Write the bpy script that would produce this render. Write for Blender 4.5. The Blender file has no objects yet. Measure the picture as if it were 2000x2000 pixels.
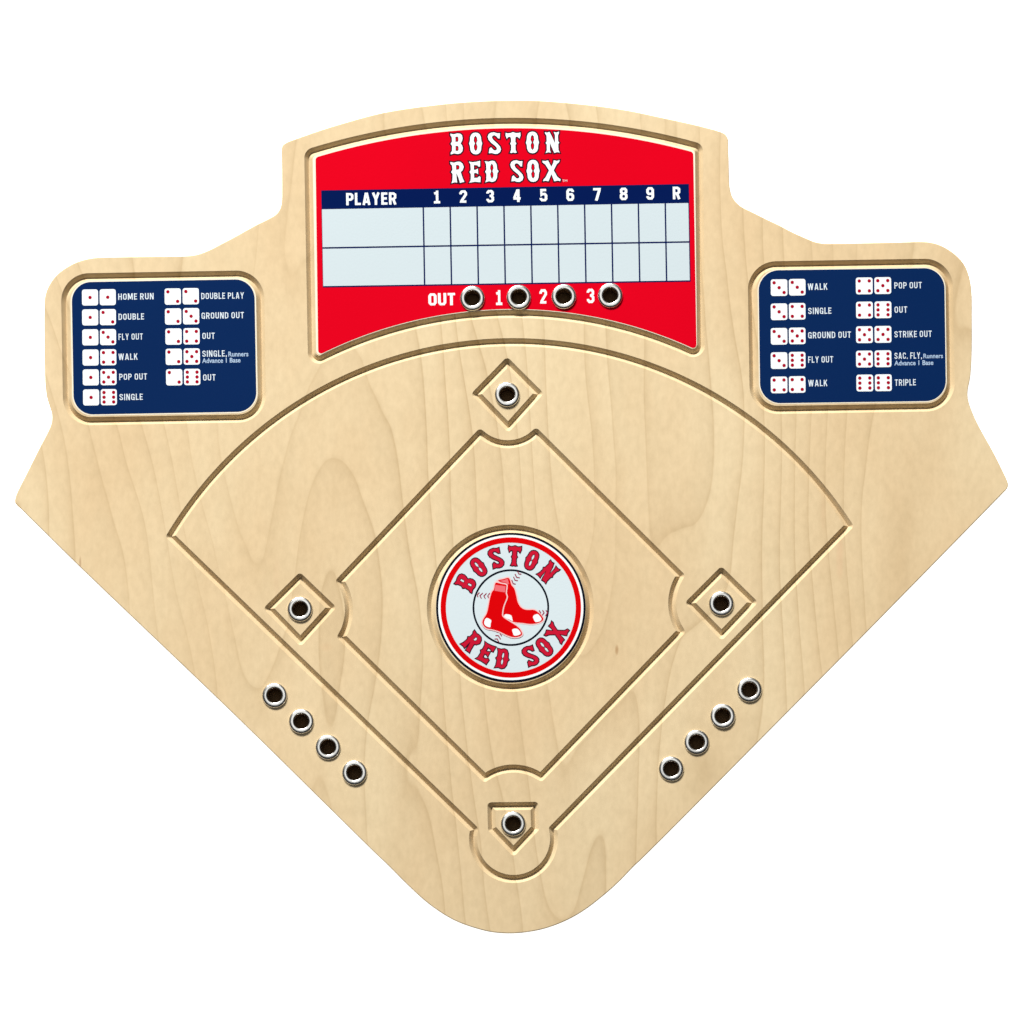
import bpy, bmesh, math, random
import numpy as np
from mathutils import Vector
from mathutils.geometry import delaunay_2d_cdt

scene = bpy.context.scene
C = scene.collection
S = 0.00025            # metres per traced unit (the board is about 0.48 m wide)
T = 0.012              # board thickness
R = math.radians

# ------------------------------------------------------------------ camera
H = 1.5
TILT = 0.15            # photographer stands a little below the board's foot, lens shifted to keep it square
cam_d = bpy.data.cameras.new('camera')
cam = bpy.data.objects.new('camera', cam_d)
C.objects.link(cam)
cam.location = (0, -TILT * H, T + H)
cam.rotation_euler = (0, 0, 0)
cam_d.sensor_width = 36
cam_d.sensor_fit = 'HORIZONTAL'
cam_d.lens = 36 * H / (2000 * S)
cam_d.shift_y = TILT * H / (2000 * S)
cam_d.clip_start = 0.05
cam_d.clip_end = 50
scene.camera = cam

# ------------------------------------------------------------------ world and lamps
world = bpy.data.worlds.new('World')
scene.world = world
world.use_nodes = True
bg = world.node_tree.nodes['Background']
bg.inputs[0].default_value = (0.92, 0.96, 1.0, 1)
bg.inputs[1].default_value = 0.03


def area(name, loc, target, size, size_y, power, col):
    d = bpy.data.lights.new(name, 'AREA')
    d.shape = 'RECTANGLE'
    d.size = size
    d.size_y = size_y
    d.energy = power
    d.color = col
    o = bpy.data.objects.new(name, d)
    C.objects.link(o)
    o.location = loc
    o.rotation_euler = (Vector(target) - Vector(loc)).to_track_quat('-Z', 'Y').to_euler()
    return o


KEY_AZ, KEY_EL, KEY_D = R(17), R(32), 4.0
area('key_lamp', (-math.sin(KEY_AZ) * math.cos(KEY_EL) * KEY_D, math.cos(KEY_AZ) * math.cos(KEY_EL) * KEY_D,
                  math.sin(KEY_EL) * KEY_D), (0, 0, 0), 2.0, 0.7, 455, (1.0, 0.985, 0.96))
area('overhead_softbox', (-0.1, 0.42, 2.9), (0, 0, 0), 1.8, 1.8, 13, (0.97, 0.985, 1.0))

vs = scene.view_settings
vs.view_transform = 'Standard'
vs.look = 'None'
vs.exposure = 0
vs.gamma = 1
vs.use_curve_mapping = False


# ------------------------------------------------------------------ materials
def new_mat(name):
    m = bpy.data.materials.new(name)
    m.use_nodes = True
    return m, m.node_tree.nodes, m.node_tree.links, m.node_tree.nodes['Principled BSDF']


def ink(name, col, rough=0.45, spec=0.012, var=0.07):
    m, n, l, b = new_mat(name)
    tc = n.new('ShaderNodeTexCoord')
    nz = n.new('ShaderNodeTexNoise')
    nz.inputs['Scale'].default_value = 14
    nz.inputs['Detail'].default_value = 9
    nz.inputs['Roughness'].default_value = 0.62
    l.new(tc.outputs['Object'], nz.inputs['Vector'])
    mx = n.new('ShaderNodeMix')
    mx.data_type = 'RGBA'
    mx.inputs['A'].default_value = tuple(c * (1 - var) for c in col) + (1,)
    mx.inputs['B'].default_value = tuple(min(1, c * (1 + var)) for c in col) + (1,)
    l.new(nz.outputs['Fac'], mx.inputs['Factor'])
    l.new(mx.outputs['Result'], b.inputs['Base Color'])
    b.inputs['Roughness'].default_value = rough
    b.inputs['Specular IOR Level'].default_value = spec
    n2 = n.new('ShaderNodeTexNoise')
    n2.inputs['Scale'].default_value = 900
    n2.inputs['Detail'].default_value = 2
    l.new(tc.outputs['Object'], n2.inputs['Vector'])
    bp = n.new('ShaderNodeBump')
    bp.inputs['Strength'].default_value = 0.06
    bp.inputs['Distance'].default_value = 0.0004
    l.new(n2.outputs['Fac'], bp.inputs['Height'])
    l.new(bp.outputs['Normal'], b.inputs['Normal'])
    return m


def wood(name, bump):
    m, n, l, b = new_mat(name)

    def node(t, **kw):
        x = n.new(t)
        for k, v in kw.items():
            setattr(x, k, v)
        return x

    def math_(op, a, c):
        x = node('ShaderNodeMath', operation=op)
        for i, v in enumerate((a, c)):
            if v is None:
                continue
            if isinstance(v, (int, float)):
                x.inputs[i].default_value = v
            else:
                l.new(v, x.inputs[i])
        return x.outputs[0]

    def noise(scale, sx, sy, detail=3, rough=0.5, off=(0, 0, 0), rot=0.0):
        mp = node('ShaderNodeMapping')
        mp.inputs['Scale'].default_value = (sx, sy, 1)
        mp.inputs['Location'].default_value = off
        mp.inputs['Rotation'].default_value = (0, 0, rot)
        l.new(tc.outputs['Object'], mp.inputs['Vector'])
        z = node('ShaderNodeTexNoise')
        z.inputs['Scale'].default_value = scale
        z.inputs['Detail'].default_value = detail
        z.inputs['Roughness'].default_value = rough
        l.new(mp.outputs['Vector'], z.inputs['Vector'])
        return z.outputs['Fac']

    def mixc(fac, a, c, blend='MIX'):
        x = node('ShaderNodeMix', data_type='RGBA', blend_type=blend)
        for key, v in (('Factor', fac), ('A', a), ('B', c)):
            if isinstance(v, (int, float)):
                x.inputs[key].default_value = v
            elif isinstance(v, tuple):
                x.inputs[key].default_value = v + (1,)
            else:
                l.new(v, x.inputs[key])
        return x.outputs['Result']

    tc = node('ShaderNodeTexCoord')
    sep = node('ShaderNodeSeparateXYZ')
    l.new(tc.outputs['Object'], sep.inputs[0])
    # growth-ring field: long cathedral figure plus a steady drift across the board
    f1 = noise(3.0, 2.5, 0.55, 2.2, 0.45, (1.7, 4.1, 0), R(3))
    f2 = noise(30.0, 1.3, 0.35, 2, 0.5, (5, 2, 0))
    field = math_('ADD', math_('MULTIPLY', f1, 19.0), math_('MULTIPLY', sep.outputs['X'], 36.0))
    field = math_('ADD', field, math_('MULTIPLY', f2, 0.45))
    ring = math_('FRACT', field, None)
    rr = node('ShaderNodeValToRGB')
    el = rr.color_ramp.elements
    el[0].position, el[0].color = 0.0, (0.30, 0.30, 0.30, 1)
    el[1].position, el[1].color = 0.985, (1, 1, 1, 1)
    for p, v in ((0.035, 0.02), (0.50, 0.06), (0.80, 0.28), (0.93, 0.55)):
        e = el.new(p)
        e.color = (v, v, v, 1)
    e = el.new(1.0)
    e.color = (0.30, 0.30, 0.30, 1)
    l.new(ring, rr.inputs[0])
    amp = noise(7, 1.6, 0.7, 1, 0.5, (9, 3, 0))
    fac = math_('MULTIPLY', rr.outputs['Color'], math_('ADD', math_('MULTIPLY', amp, 1.1), -0.05))
    base_a = (0.552, 0.440, 0.270)
    base_b = (0.520, 0.390, 0.226)
    late = (0.378, 0.270, 0.140)
    hue_n = noise(8, 1.7, 0.7, 4, 0.6, (2, 8, 0))
    hr = node('ShaderNodeMapRange')
    hr.inputs['From Min'].default_value = 0.36
    hr.inputs['From Max'].default_value = 0.66
    l.new(hue_n, hr.inputs['Value'])
    hue = hr.outputs['Result']
    col = mixc(hue, base_a, base_b)
    col = mixc(fac, col, late)
    # fine vertical pores and mottled fleck
    fl = noise(330, 1.0, 0.55, 3, 0.6, (0, 0, 0))
    r2 = node('ShaderNodeValToRGB')
    r2.color_ramp.elements[0].position, r2.color_ramp.elements[0].color = 0.30, (0.93, 0.925, 0.91, 1)
    r2.color_ramp.elements[1].position, r2.color_ramp.elements[1].color = 0.66, (1.05, 1.05, 1.05, 1)
    l.new(fl, r2.inputs[0])
    col = mixc(0.75, col, r2.outputs['Color'], 'MULTIPLY')
    f3 = noise(38, 1.0, 0.75, 4, 0.6, (3, 3, 0))
    r3 = node('ShaderNodeValToRGB')
    r3.color_ramp.elements[0].position, r3.color_ramp.elements[0].color = 0.32, (0.93, 0.92, 0.90, 1)
    r3.color_ramp.elements[1].position, r3.color_ramp.elements[1].color = 0.68, (1.04, 1.04, 1.05, 1)
    l.new(f3, r3.inputs[0])
    col = mixc(0.45, col, r3.outputs['Color'], 'MULTIPLY')
    # a few mineral streaks in the timber: centre x, y and half sizes in metres
    wob = noise(160, 1.0, 0.5, 3, 0.6, (7, 1, 0))
    for sx_, sy_, hx, hy, amt, tint in ((0.0512, -0.0672, 0.0010, 0.0030, 0.75, (0.30, 0.17, 0.07)),
                                        (-0.2108, -0.0250, 0.0007, 0.0040, 0.8, (0.28, 0.16, 0.08)),
                                        (0.1600, -0.0220, 0.0022, 0.0150, 0.35, (0.50, 0.30, 0.17)),
                                        (0.2520 - 0.1, 0.0, 0.0016, 0.0120, 0.18, (0.46, 0.28, 0.15)),
                                        (-0.0910, -0.0660, 0.0040, 0.0026, 0.30, (0.50, 0.33, 0.18)),
                                        (-0.1150, -0.0340, 0.0020, 0.0140, 0.16, (0.50, 0.33, 0.20))):
        ax = math_('DIVIDE', math_('ADD', sep.outputs['X'], -sx_), hx)
        ay = math_('DIVIDE', math_('ADD', sep.outputs['Y'], -sy_), hy)
        dd = math_('ADD', math_('MULTIPLY', ax, ax), math_('MULTIPLY', ay, ay))
        dd = math_('ADD', dd, math_('MULTIPLY', wob, 1.2))
        mr = node('ShaderNodeMapRange')
        mr.inputs['From Min'].default_value = 1.6
        mr.inputs['From Max'].default_value = 0.5
        mr.inputs['To Max'].default_value = amt
        l.new(dd, mr.inputs['Value'])
        col = mixc(mr.outputs['Result'], col, tint)
    l.new(col, b.inputs['Base Color'])
    b.inputs['Roughness'].default_value = 0.55
    b.inputs['Specular IOR Level'].default_value = 0.22
    bp = node('ShaderNodeBump')
    bp.inputs['Strength'].default_value = bump
    bp.inputs['Distance'].default_value = 0.0003
    l.new(noise(700, 1.0, 0.25, 3, 0.6), bp.inputs['Height'])
    l.new(bp.outputs['Normal'], b.inputs['Normal'])
    return m


M = {}
M['wood'] = wood('maple', 0.05)
M['cut'] = wood('routed_maple', 0.13)
M['red'] = ink('red_ink', (0.495, 0.0002, 0.0084))
M['navy'] = ink('navy_ink', (0.0005, 0.0064, 0.0560))
M['chart'] = ink('chart_blue_ink', (0.0007, 0.0128, 0.0640), 0.30, 0.04)
M['white'] = ink('white_ink', (0.6320, 0.6720, 0.6800))
M['cell'] = ink('pale_blue_white_ink', (0.425, 0.490, 0.515), var=0.02)
M['disc'] = ink('disc_white_ink', (0.470, 0.540, 0.565), var=0.02)
M['under'] = ink('cream_underprint', (0.6400, 0.5920, 0.4800))
M['maroon'] = ink('dark_outline_ink', (0.0240, 0.0048, 0.0128))
M['crimson'] = ink('crimson_ink', (0.4000, 0.0064, 0.0240))
M['stitch'] = ink('stitch_ink', (0.22, 0.010, 0.040))
M['sock'] = ink('sock_red_ink', (0.4800, 0.0005, 0.0016))
M['pink'] = ink('rib_pink_ink', (0.5760, 0.1120, 0.1280))
M['halo'] = ink('pale_pink_ink', (0.6240, 0.4000, 0.4000))
M['pip'] = ink('pip_red_ink', (0.2720, 0.0016, 0.0144))
M['caption'] = ink('caption_white_ink', (0.5280, 0.5920, 0.6400))
M['caption2'] = ink('caption_blue_white_ink', (0.2880, 0.3840, 0.5120))
M['black'] = ink('blue_black_ink', (0.0016, 0.0030, 0.0090))

m, n, l, b = new_mat('nickel')
b.inputs['Base Color'].default_value = (0.74, 0.725, 0.68, 1)
b.inputs['Metallic'].default_value = 1
b.inputs['Roughness'].default_value = 0.17
tcn = n.new('ShaderNodeTexCoord')
nn = n.new('ShaderNodeTexNoise')
nn.inputs['Scale'].default_value = 500
l.new(tcn.outputs['Object'], nn.inputs['Vector'])
rmp = n.new('ShaderNodeMapRange')
rmp.inputs['To Min'].default_value = 0.20
rmp.inputs['To Max'].default_value = 0.32
l.new(nn.outputs['Fac'], rmp.inputs['Value'])
l.new(rmp.outputs['Result'], b.inputs['Roughness'])
M['nickel'] = m

m, n, l, b = new_mat('drilled_hole_shade')
b.inputs['Base Color'].default_value = (0.115, 0.062, 0.022, 1)  # hole shade painted as dark brown on barrel walls and floor
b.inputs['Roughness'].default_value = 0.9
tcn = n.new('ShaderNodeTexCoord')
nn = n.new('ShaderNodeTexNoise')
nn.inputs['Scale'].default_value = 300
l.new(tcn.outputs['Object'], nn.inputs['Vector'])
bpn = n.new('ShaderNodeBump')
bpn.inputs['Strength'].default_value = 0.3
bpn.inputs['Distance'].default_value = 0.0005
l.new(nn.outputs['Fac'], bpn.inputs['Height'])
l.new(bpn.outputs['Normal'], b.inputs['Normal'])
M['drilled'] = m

# added glowing backdrop: emission keeps the background pure white and free of shadow
m, n, l, b = new_mat('backdrop_glow')
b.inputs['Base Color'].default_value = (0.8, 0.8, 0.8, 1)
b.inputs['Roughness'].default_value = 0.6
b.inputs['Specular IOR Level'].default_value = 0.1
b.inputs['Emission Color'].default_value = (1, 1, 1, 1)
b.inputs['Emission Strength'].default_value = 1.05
M['glow_white'] = m


# ------------------------------------------------------------------ geometry helpers (traced units, y down)
def P(p, z):
    return ((p[0] - 1000) * S, (1000 - p[1]) * S, z)


def inside(loop, pts):
    """winding number of loop around each point"""
    a = np.asarray(loop, float)
    bq = np.roll(a, -1, axis=0)
    w = np.zeros(len(pts), int)
    px, py = pts[:, 0], pts[:, 1]
    for (x0, y0), (x1, y1) in zip(a, bq):
        cr = (x1 - x0) * (py - y0) - (px - x0) * (y1 - y0)
        w += ((y0 <= py) & (y1 > py) & (cr > 0)).astype(int)
        w -= ((y0 > py) & (y1 <= py) & (cr < 0)).astype(int)
    return w


def dedupe(loop, eps=1e-3):
    out = []
    for p in loop:
        if not out or abs(p[0] - out[-1][0]) + abs(p[1] - out[-1][1]) > eps:
            out.append((float(p[0]), float(p[1])))
    while len(out) > 1 and abs(out[0][0] - out[-1][0]) + abs(out[0][1] - out[-1][1]) <= eps:
        out.pop()
    return out


def triangulate(loops, keep):
    vs_, es_ = [], []
    for lp in loops:
        lp = dedupe(lp)
        k = len(vs_)
        vs_ += [Vector(p) for p in lp]
        es_ += [(k + i, k + (i + 1) % len(lp)) for i in range(len(lp))]
    ov, oe, of = delaunay_2d_cdt(vs_, es_, [], 0, 1e-4)[:3]
    pts = np.array([[v.x, v.y] for v in ov])
    tri = np.array([list(f) for f in of])
    cen = pts[tri].mean(axis=1)
    ok = keep(cen)
    return [tuple(p) for p in pts], [tuple(t) for t, o in zip(tri, ok) if o]


class MB:
    """collects faces; build() links them as one mesh object"""

    def __init__(self):
        self.v, self.f, self.m = [], [], []

    def face(self, pts, mi=0):
        k = len(self.v)
        self.v += [tuple(p) for p in pts]
        self.f.append(tuple(range(k, k + len(pts))))
        self.m.append(mi)

    def tris(self, pts, tri, z, mi=0):
        k = len(self.v)
        self.v += [P(p, z) for p in pts]
        for t in tri:
            a, bb, c = [pts[i] for i in t]
            cr = (bb[0] - a[0]) * (c[1] - a[1]) - (bb[1] - a[1]) * (c[0] - a[0])
            t = t if cr < 0 else t[::-1]
            self.f.append(tuple(k + i for i in t))
            self.m.append(mi)

    def sheet(self, outer, holes, z, mi=0, edge=0.0):
        """a flat printed patch; edge > 0 gives it a visible thickness below z"""
        pts, tri = triangulate([outer] + list(holes), lambda c: (inside(outer, c) != 0) & ~np.any(
            [inside(h, c) != 0 for h in holes] or [np.zeros(len(c), bool)], axis=0))
        self.tris(pts, tri, z, mi)
        if edge:
            for lp in [outer] + list(holes):
                lp = dedupe(lp)
                for p, q in zip(lp, lp[1:] + lp[:1]):
                    self.face([P(p, z), P(q, z), P(q, z - edge), P(p, z - edge)], mi)

    def build(self, name, mats, parent=None, smooth=False, merge=True, normals=False):
        me = bpy.data.meshes.new(name)
        me.from_pydata(self.v, [], self.f)
        for mt in mats:
            me.materials.append(M[mt])
        me.polygons.foreach_set('material_index', self.m)
        bm = bmesh.new()
        bm.from_mesh(me)
        if merge:
            bmesh.ops.remove_doubles(bm, verts=bm.verts, dist=2e-7)
        if normals:
            bmesh.ops.recalc_face_normals(bm, faces=bm.faces)
        bm.to_mesh(me)
        bm.free()
        if smooth:
            me.polygons.foreach_set('use_smooth', [True] * len(me.polygons))
        me.update()
        o = bpy.data.objects.new(name, me)
        C.objects.link(o)
        o.parent = parent
        return o


def arc(c, r, a0, a1, step=4.0):
    nseg = max(4, int(abs(a1 - a0) * r / step))
    return [(c[0] + r * math.cos(a0 + (a1 - a0) * i / nseg), c[1] + r * math.sin(a0 + (a1 - a0) * i / nseg))
            for i in range(nseg + 1)]


def arc3(p0, pm, p1, step=4.0):
    ax, ay = p0
    bx, by = pm
    cx, cy = p1
    d = 2 * (ax * (by - cy) + bx * (cy - ay) + cx * (ay - by))
    ux = ((ax ** 2 + ay ** 2) * (by - cy) + (bx ** 2 + by ** 2) * (cy - ay) + (cx ** 2 + cy ** 2) * (ay - by)) / d
    uy = ((ax ** 2 + ay ** 2) * (cx - bx) + (bx ** 2 + by ** 2) * (ax - cx) + (cx ** 2 + cy ** 2) * (bx - ax)) / d
    r = math.hypot(ax - ux, ay - uy)
    a0 = math.atan2(ay - uy, ax - ux)
    am = math.atan2(by - uy, bx - ux)
    a1 = math.atan2(cy - uy, cx - ux)
    tau = 2 * math.pi
    d1 = (a1 - a0) % tau
    dm = (am - a0) % tau
    if dm > d1:
        d1 -= tau
    return arc((ux, uy), r, a0, a0 + d1, step)


def circle(c, r, nseg=None):
    nseg = nseg or max(20, int(2 * math.pi * r / 3))
    return [(c[0] + r * math.cos(2 * math.pi * i / nseg), c[1] + r * math.sin(2 * math.pi * i / nseg)) for i in
            range(nseg)]


def fillet(loop, radii):
    """round the listed corners (index -> radius) of a closed polyline"""
    out, nl = [], len(loop)
    for i, p in enumerate(loop):
        r = radii.get(i, 0)
        if not r:
            out.append(p)
            continue
        a, c = loop[i - 1], loop[(i + 1) % nl]
        u = ((a[0] - p[0]), (a[1] - p[1]))
        v = ((c[0] - p[0]), (c[1] - p[1]))
        lu, lv = math.hypot(*u), math.hypot(*v)
        u = (u[0] / lu, u[1] / lu)
        v = (v[0] / lv, v[1] / lv)
        ang = math.acos(max(-1, min(1, u[0] * v[0] + u[1] * v[1])))
        t = r / math.tan(ang / 2)
        p0 = (p[0] + u[0] * t, p[1] + u[1] * t)
        p1 = (p[0] + v[0] * t, p[1] + v[1] * t)
        bis = (u[0] + v[0], u[1] + v[1])
        lb = math.hypot(*bis)
        cc = (p[0] + bis[0] / lb * r / math.sin(ang / 2), p[1] + bis[1] / lb * r / math.sin(ang / 2))
        pm = (cc[0] - bis[0] / lb * r, cc[1] - bis[1] / lb * r)
        out += arc3(p0, pm, p1, 2.0)
    return dedupe(out)


def round_rect(cx, cy, w, h, r, deg):
    lp = fillet([(-w / 2, -h / 2), (w / 2, -h / 2), (w / 2, h / 2), (-w / 2, h / 2)], {0: r, 1: r, 2: r, 3: r})
    ca, sa = math.cos(R(-deg)), math.sin(R(-deg))
    return [(cx + x * ca - y * sa, cy + x * sa + y * ca) for x, y in lp]


def rect(cx, cy, w, h, deg=0.0):
    ca, sa = math.cos(R(-deg)), math.sin(R(-deg))
    return [(cx + x * ca - y * sa, cy + x * sa + y * ca) for x, y in
            ((-w / 2, -h / 2), (w / 2, -h / 2), (w / 2, h / 2), (-w / 2, h / 2))]


def spline(pts, sub=5):
    out, nl = [], len(pts)
    for i in range(nl):
        p0, p1, p2, p3 = [np.array(pts[(i + k) % nl], float) for k in (-1, 0, 1, 2)]
        t0 = 0.0
        t1 = t0 + np.linalg.norm(p1 - p0) ** 0.5
        t2 = t1 + np.linalg.norm(p2 - p1) ** 0.5
        t3 = t2 + np.linalg.norm(p3 - p2) ** 0.5
        for s in range(sub):
            t = t1 + (t2 - t1) * s / sub
            a1 = (t1 - t) / (t1 - t0) * p0 + (t - t0) / (t1 - t0) * p1
            a2 = (t2 - t) / (t2 - t1) * p1 + (t - t1) / (t2 - t1) * p2
            a3 = (t3 - t) / (t3 - t2) * p2 + (t - t2) / (t3 - t2) * p3
            b1 = (t2 - t) / (t2 - t0) * a1 + (t - t0) / (t2 - t0) * a2
            b2 = (t3 - t) / (t3 - t1) * a2 + (t - t1) / (t3 - t1) * a3
            c = (t2 - t) / (t2 - t1) * b1 + (t - t1) / (t2 - t1) * b2
            out.append((float(c[0]), float(c[1])))
    return out


def signed(loop):
    return 0.5 * sum(p[0] * q[1] - q[0] * p[1] for p, q in zip(loop, loop[1:] + loop[:1]))


def offset(loop, d, limit=2.2):
    """grow (d > 0) or shrink a closed loop, mitred"""
    loop = dedupe(loop)
    sg = 1 if signed(loop) > 0 else -1
    out, nl = [], len(loop)
    for i, p in enumerate(loop):
        a, c = loop[i - 1], loop[(i + 1) % nl]
        u = np.array([p[0] - a[0], p[1] - a[1]])
        v = np.array([c[0] - p[0], c[1] - p[1]])
        u /= np.linalg.norm(u)
        v /= np.linalg.norm(v)
        nu, nv = np.array([u[1], -u[0]]) * sg, np.array([v[1], -v[0]]) * sg
        mm = nu + nv
        lm = np.linalg.norm(mm)
        if lm < 1e-6:
            mm, k = nu, 1.0
        else:
            mm /= lm
            k = min(limit, 1 / max(0.2, float(mm @ nu)))
        out.append((p[0] + mm[0] * d * k, p[1] + mm[1] * d * k))
    return out


GW = 7.9       # half width of a carved V groove


def groove_sections(loop, hw=GW):
    """left edge, centre, right edge of a V groove along a closed path; outside corners rounded as by the cutter"""
    loop = dedupe(loop)
    nl = len(loop)

    def turn_at(i):
        a, p, c = loop[i - 1], loop[i], loop[(i + 1) % nl]
        return abs((math.atan2(c[1] - p[1], c[0] - p[0]) - math.atan2(p[1] - a[1], p[0] - a[0]) + math.pi) % (
            2 * math.pi) - math.pi)

    sharp = [i for i in range(nl) if turn_at(i) > R(20)]
    loop = [p for i, p in enumerate(loop) if i in sharp or all(math.dist(p, loop[j]) > hw * 1.5 for j in sharp)]
    tri, nl = [], len(loop)
    for i, p in enumerate(loop):
        a, c = loop[i - 1], loop[(i + 1) % nl]
        u = np.array([p[0] - a[0], p[1] - a[1]])
        v = np.array([c[0] - p[0], c[1] - p[1]])
        u /= np.linalg.norm(u)
        v /= np.linalg.norm(v)
        turn = math.atan2(u[0] * v[1] - u[1] * v[0], float(u @ v))
        nu, nv = np.array([u[1], -u[0]]), np.array([v[1], -v[0]])
        mm = nu + nv
        mm /= np.linalg.norm(mm)
        k = hw / float(mm @ nu)
        pl = (p[0] + mm[0] * k, p[1] + mm[1] * k)
        pr = (p[0] - mm[0] * k, p[1] - mm[1] * k)
        if abs(turn) < R(20):
            tri.append((pl, p, pr))
        else:
            a0 = math.atan2(nu[1], nu[0])
            for s in range(7):
                aa = a0 + turn * s / 6
                q = (hw * math.cos(aa), hw * math.sin(aa))
                if turn > 0:
                    tri.append(((p[0] + q[0], p[1] + q[1]), p, pr))
                else:
                    tri.append((pl, p, (p[0] - q[0], p[1] - q[1])))
    return tri


# ------------------------------------------------------------------ text helpers
def glyph_text(body, left, base, width, cap, deg, z, mat, name, parent, bold=0.022, centre=False):
    """sans lettering from the built-in typeface, condensed to width x cap height"""
    cu = bpy.data.curves.new('t', 'FONT')
    cu.body = body
    cu.size = 1
    cu.offset = bold
    cu.resolution_u = 4
    ob = bpy.data.objects.new('t', cu)
    C.objects.link(ob)
    dg = bpy.context.evaluated_depsgraph_get()
    me = bpy.data.meshes.new_from_object(ob.evaluated_get(dg))
    bpy.data.objects.remove(ob)
    bpy.data.curves.remove(cu)
    co = np.array([v.co[:2] for v in me.vertices])
    fs = [tuple(pl.vertices) for pl in me.polygons]
    bpy.data.meshes.remove(me)
    x0, x1 = co[:, 0].min(), co[:, 0].max()
    capr = CAP + 2 * bold
    sx, sy = width / (x1 - x0), cap / capr
    px = (co[:, 0] - x0) * sx
    py = (co[:, 1] + bold) * sy
    if centre:
        px = px - width / 2
    ca, sa = math.cos(R(deg)), math.sin(R(deg))
    pts = [(left + x * ca - y * sa, base - (x * sa + y * ca)) for x, y in zip(px, py)]
    mb = MB()
    mb.tris_poly(pts, fs, z)
    return mb.build(name, [mat], parent)


def tris_poly(self, pts, fs, z, mi=0):
    k = len(self.v)
    self.v += [P(p, z) for p in pts]
    for f in fs:
        lp = [pts[i] for i in f]
        self.f.append(tuple(k + i for i in (f if signed(lp) < 0 else f[::-1])))
        self.m.append(mi)


MB.tris_poly = tris_poly

_cu = bpy.data.curves.new('t', 'FONT')
_cu.body = 'H'
_ob = bpy.data.objects.new('t', _cu)
C.objects.link(_ob)
_me = bpy.data.meshes.new_from_object(_ob.evaluated_get(bpy.context.evaluated_depsgraph_get()))
CAP = max(v.co.y for v in _me.vertices)
bpy.data.objects.remove(_ob)
bpy.data.curves.remove(_cu)
bpy.data.meshes.remove(_me)


# heavy condensed sans capitals as centre-line strokes in a 24-unit cap height: width, open strokes, closed strokes
_S = [(11.3, 16.5), (11.3, 18.8), (9.3, 21.5), (4.6, 21.5), (2.6, 19.3), (2.6, 16.3), (4.5, 13.8), (9.5, 10.6),
      (11.5, 7.9), (11.5, 5), (9.5, 2.5), (4.5, 2.5), (2.5, 5.2), (2.5, 7.5)]
_C = [(11.5, 15.8), (11.5, 18.5), (9.5, 21.5), (4.5, 21.5), (2.5, 18.5), (2.5, 5.5), (4.5, 2.5), (9.5, 2.5), (11.5, 5.5),
      (11.5, 8.2)]
_O = [(4.5, 21.5), (9.5, 21.5), (11.5, 18.5), (11.5, 5.5), (9.5, 2.5), (4.5, 2.5), (2.5, 5.5), (2.5, 18.5)]
_6 = [(11.4, 17.3), (11.4, 18.8), (9.5, 21.5), (4.5, 21.5), (2.5, 18.5), (2.5, 5.5), (4.5, 2.5), (9.5, 2.5), (11.5, 5.3),
      (11.5, 10), (9.5, 12.8), (4.5, 12.8), (2.5, 10.5)]
_P = [(2.5, 21.6), (8.6, 21.6), (11.3, 19.3), (11.3, 13.4), (8.6, 11), (2.5, 11)]
_ST = [(2.5, 0), (2.5, 24)]
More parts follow.
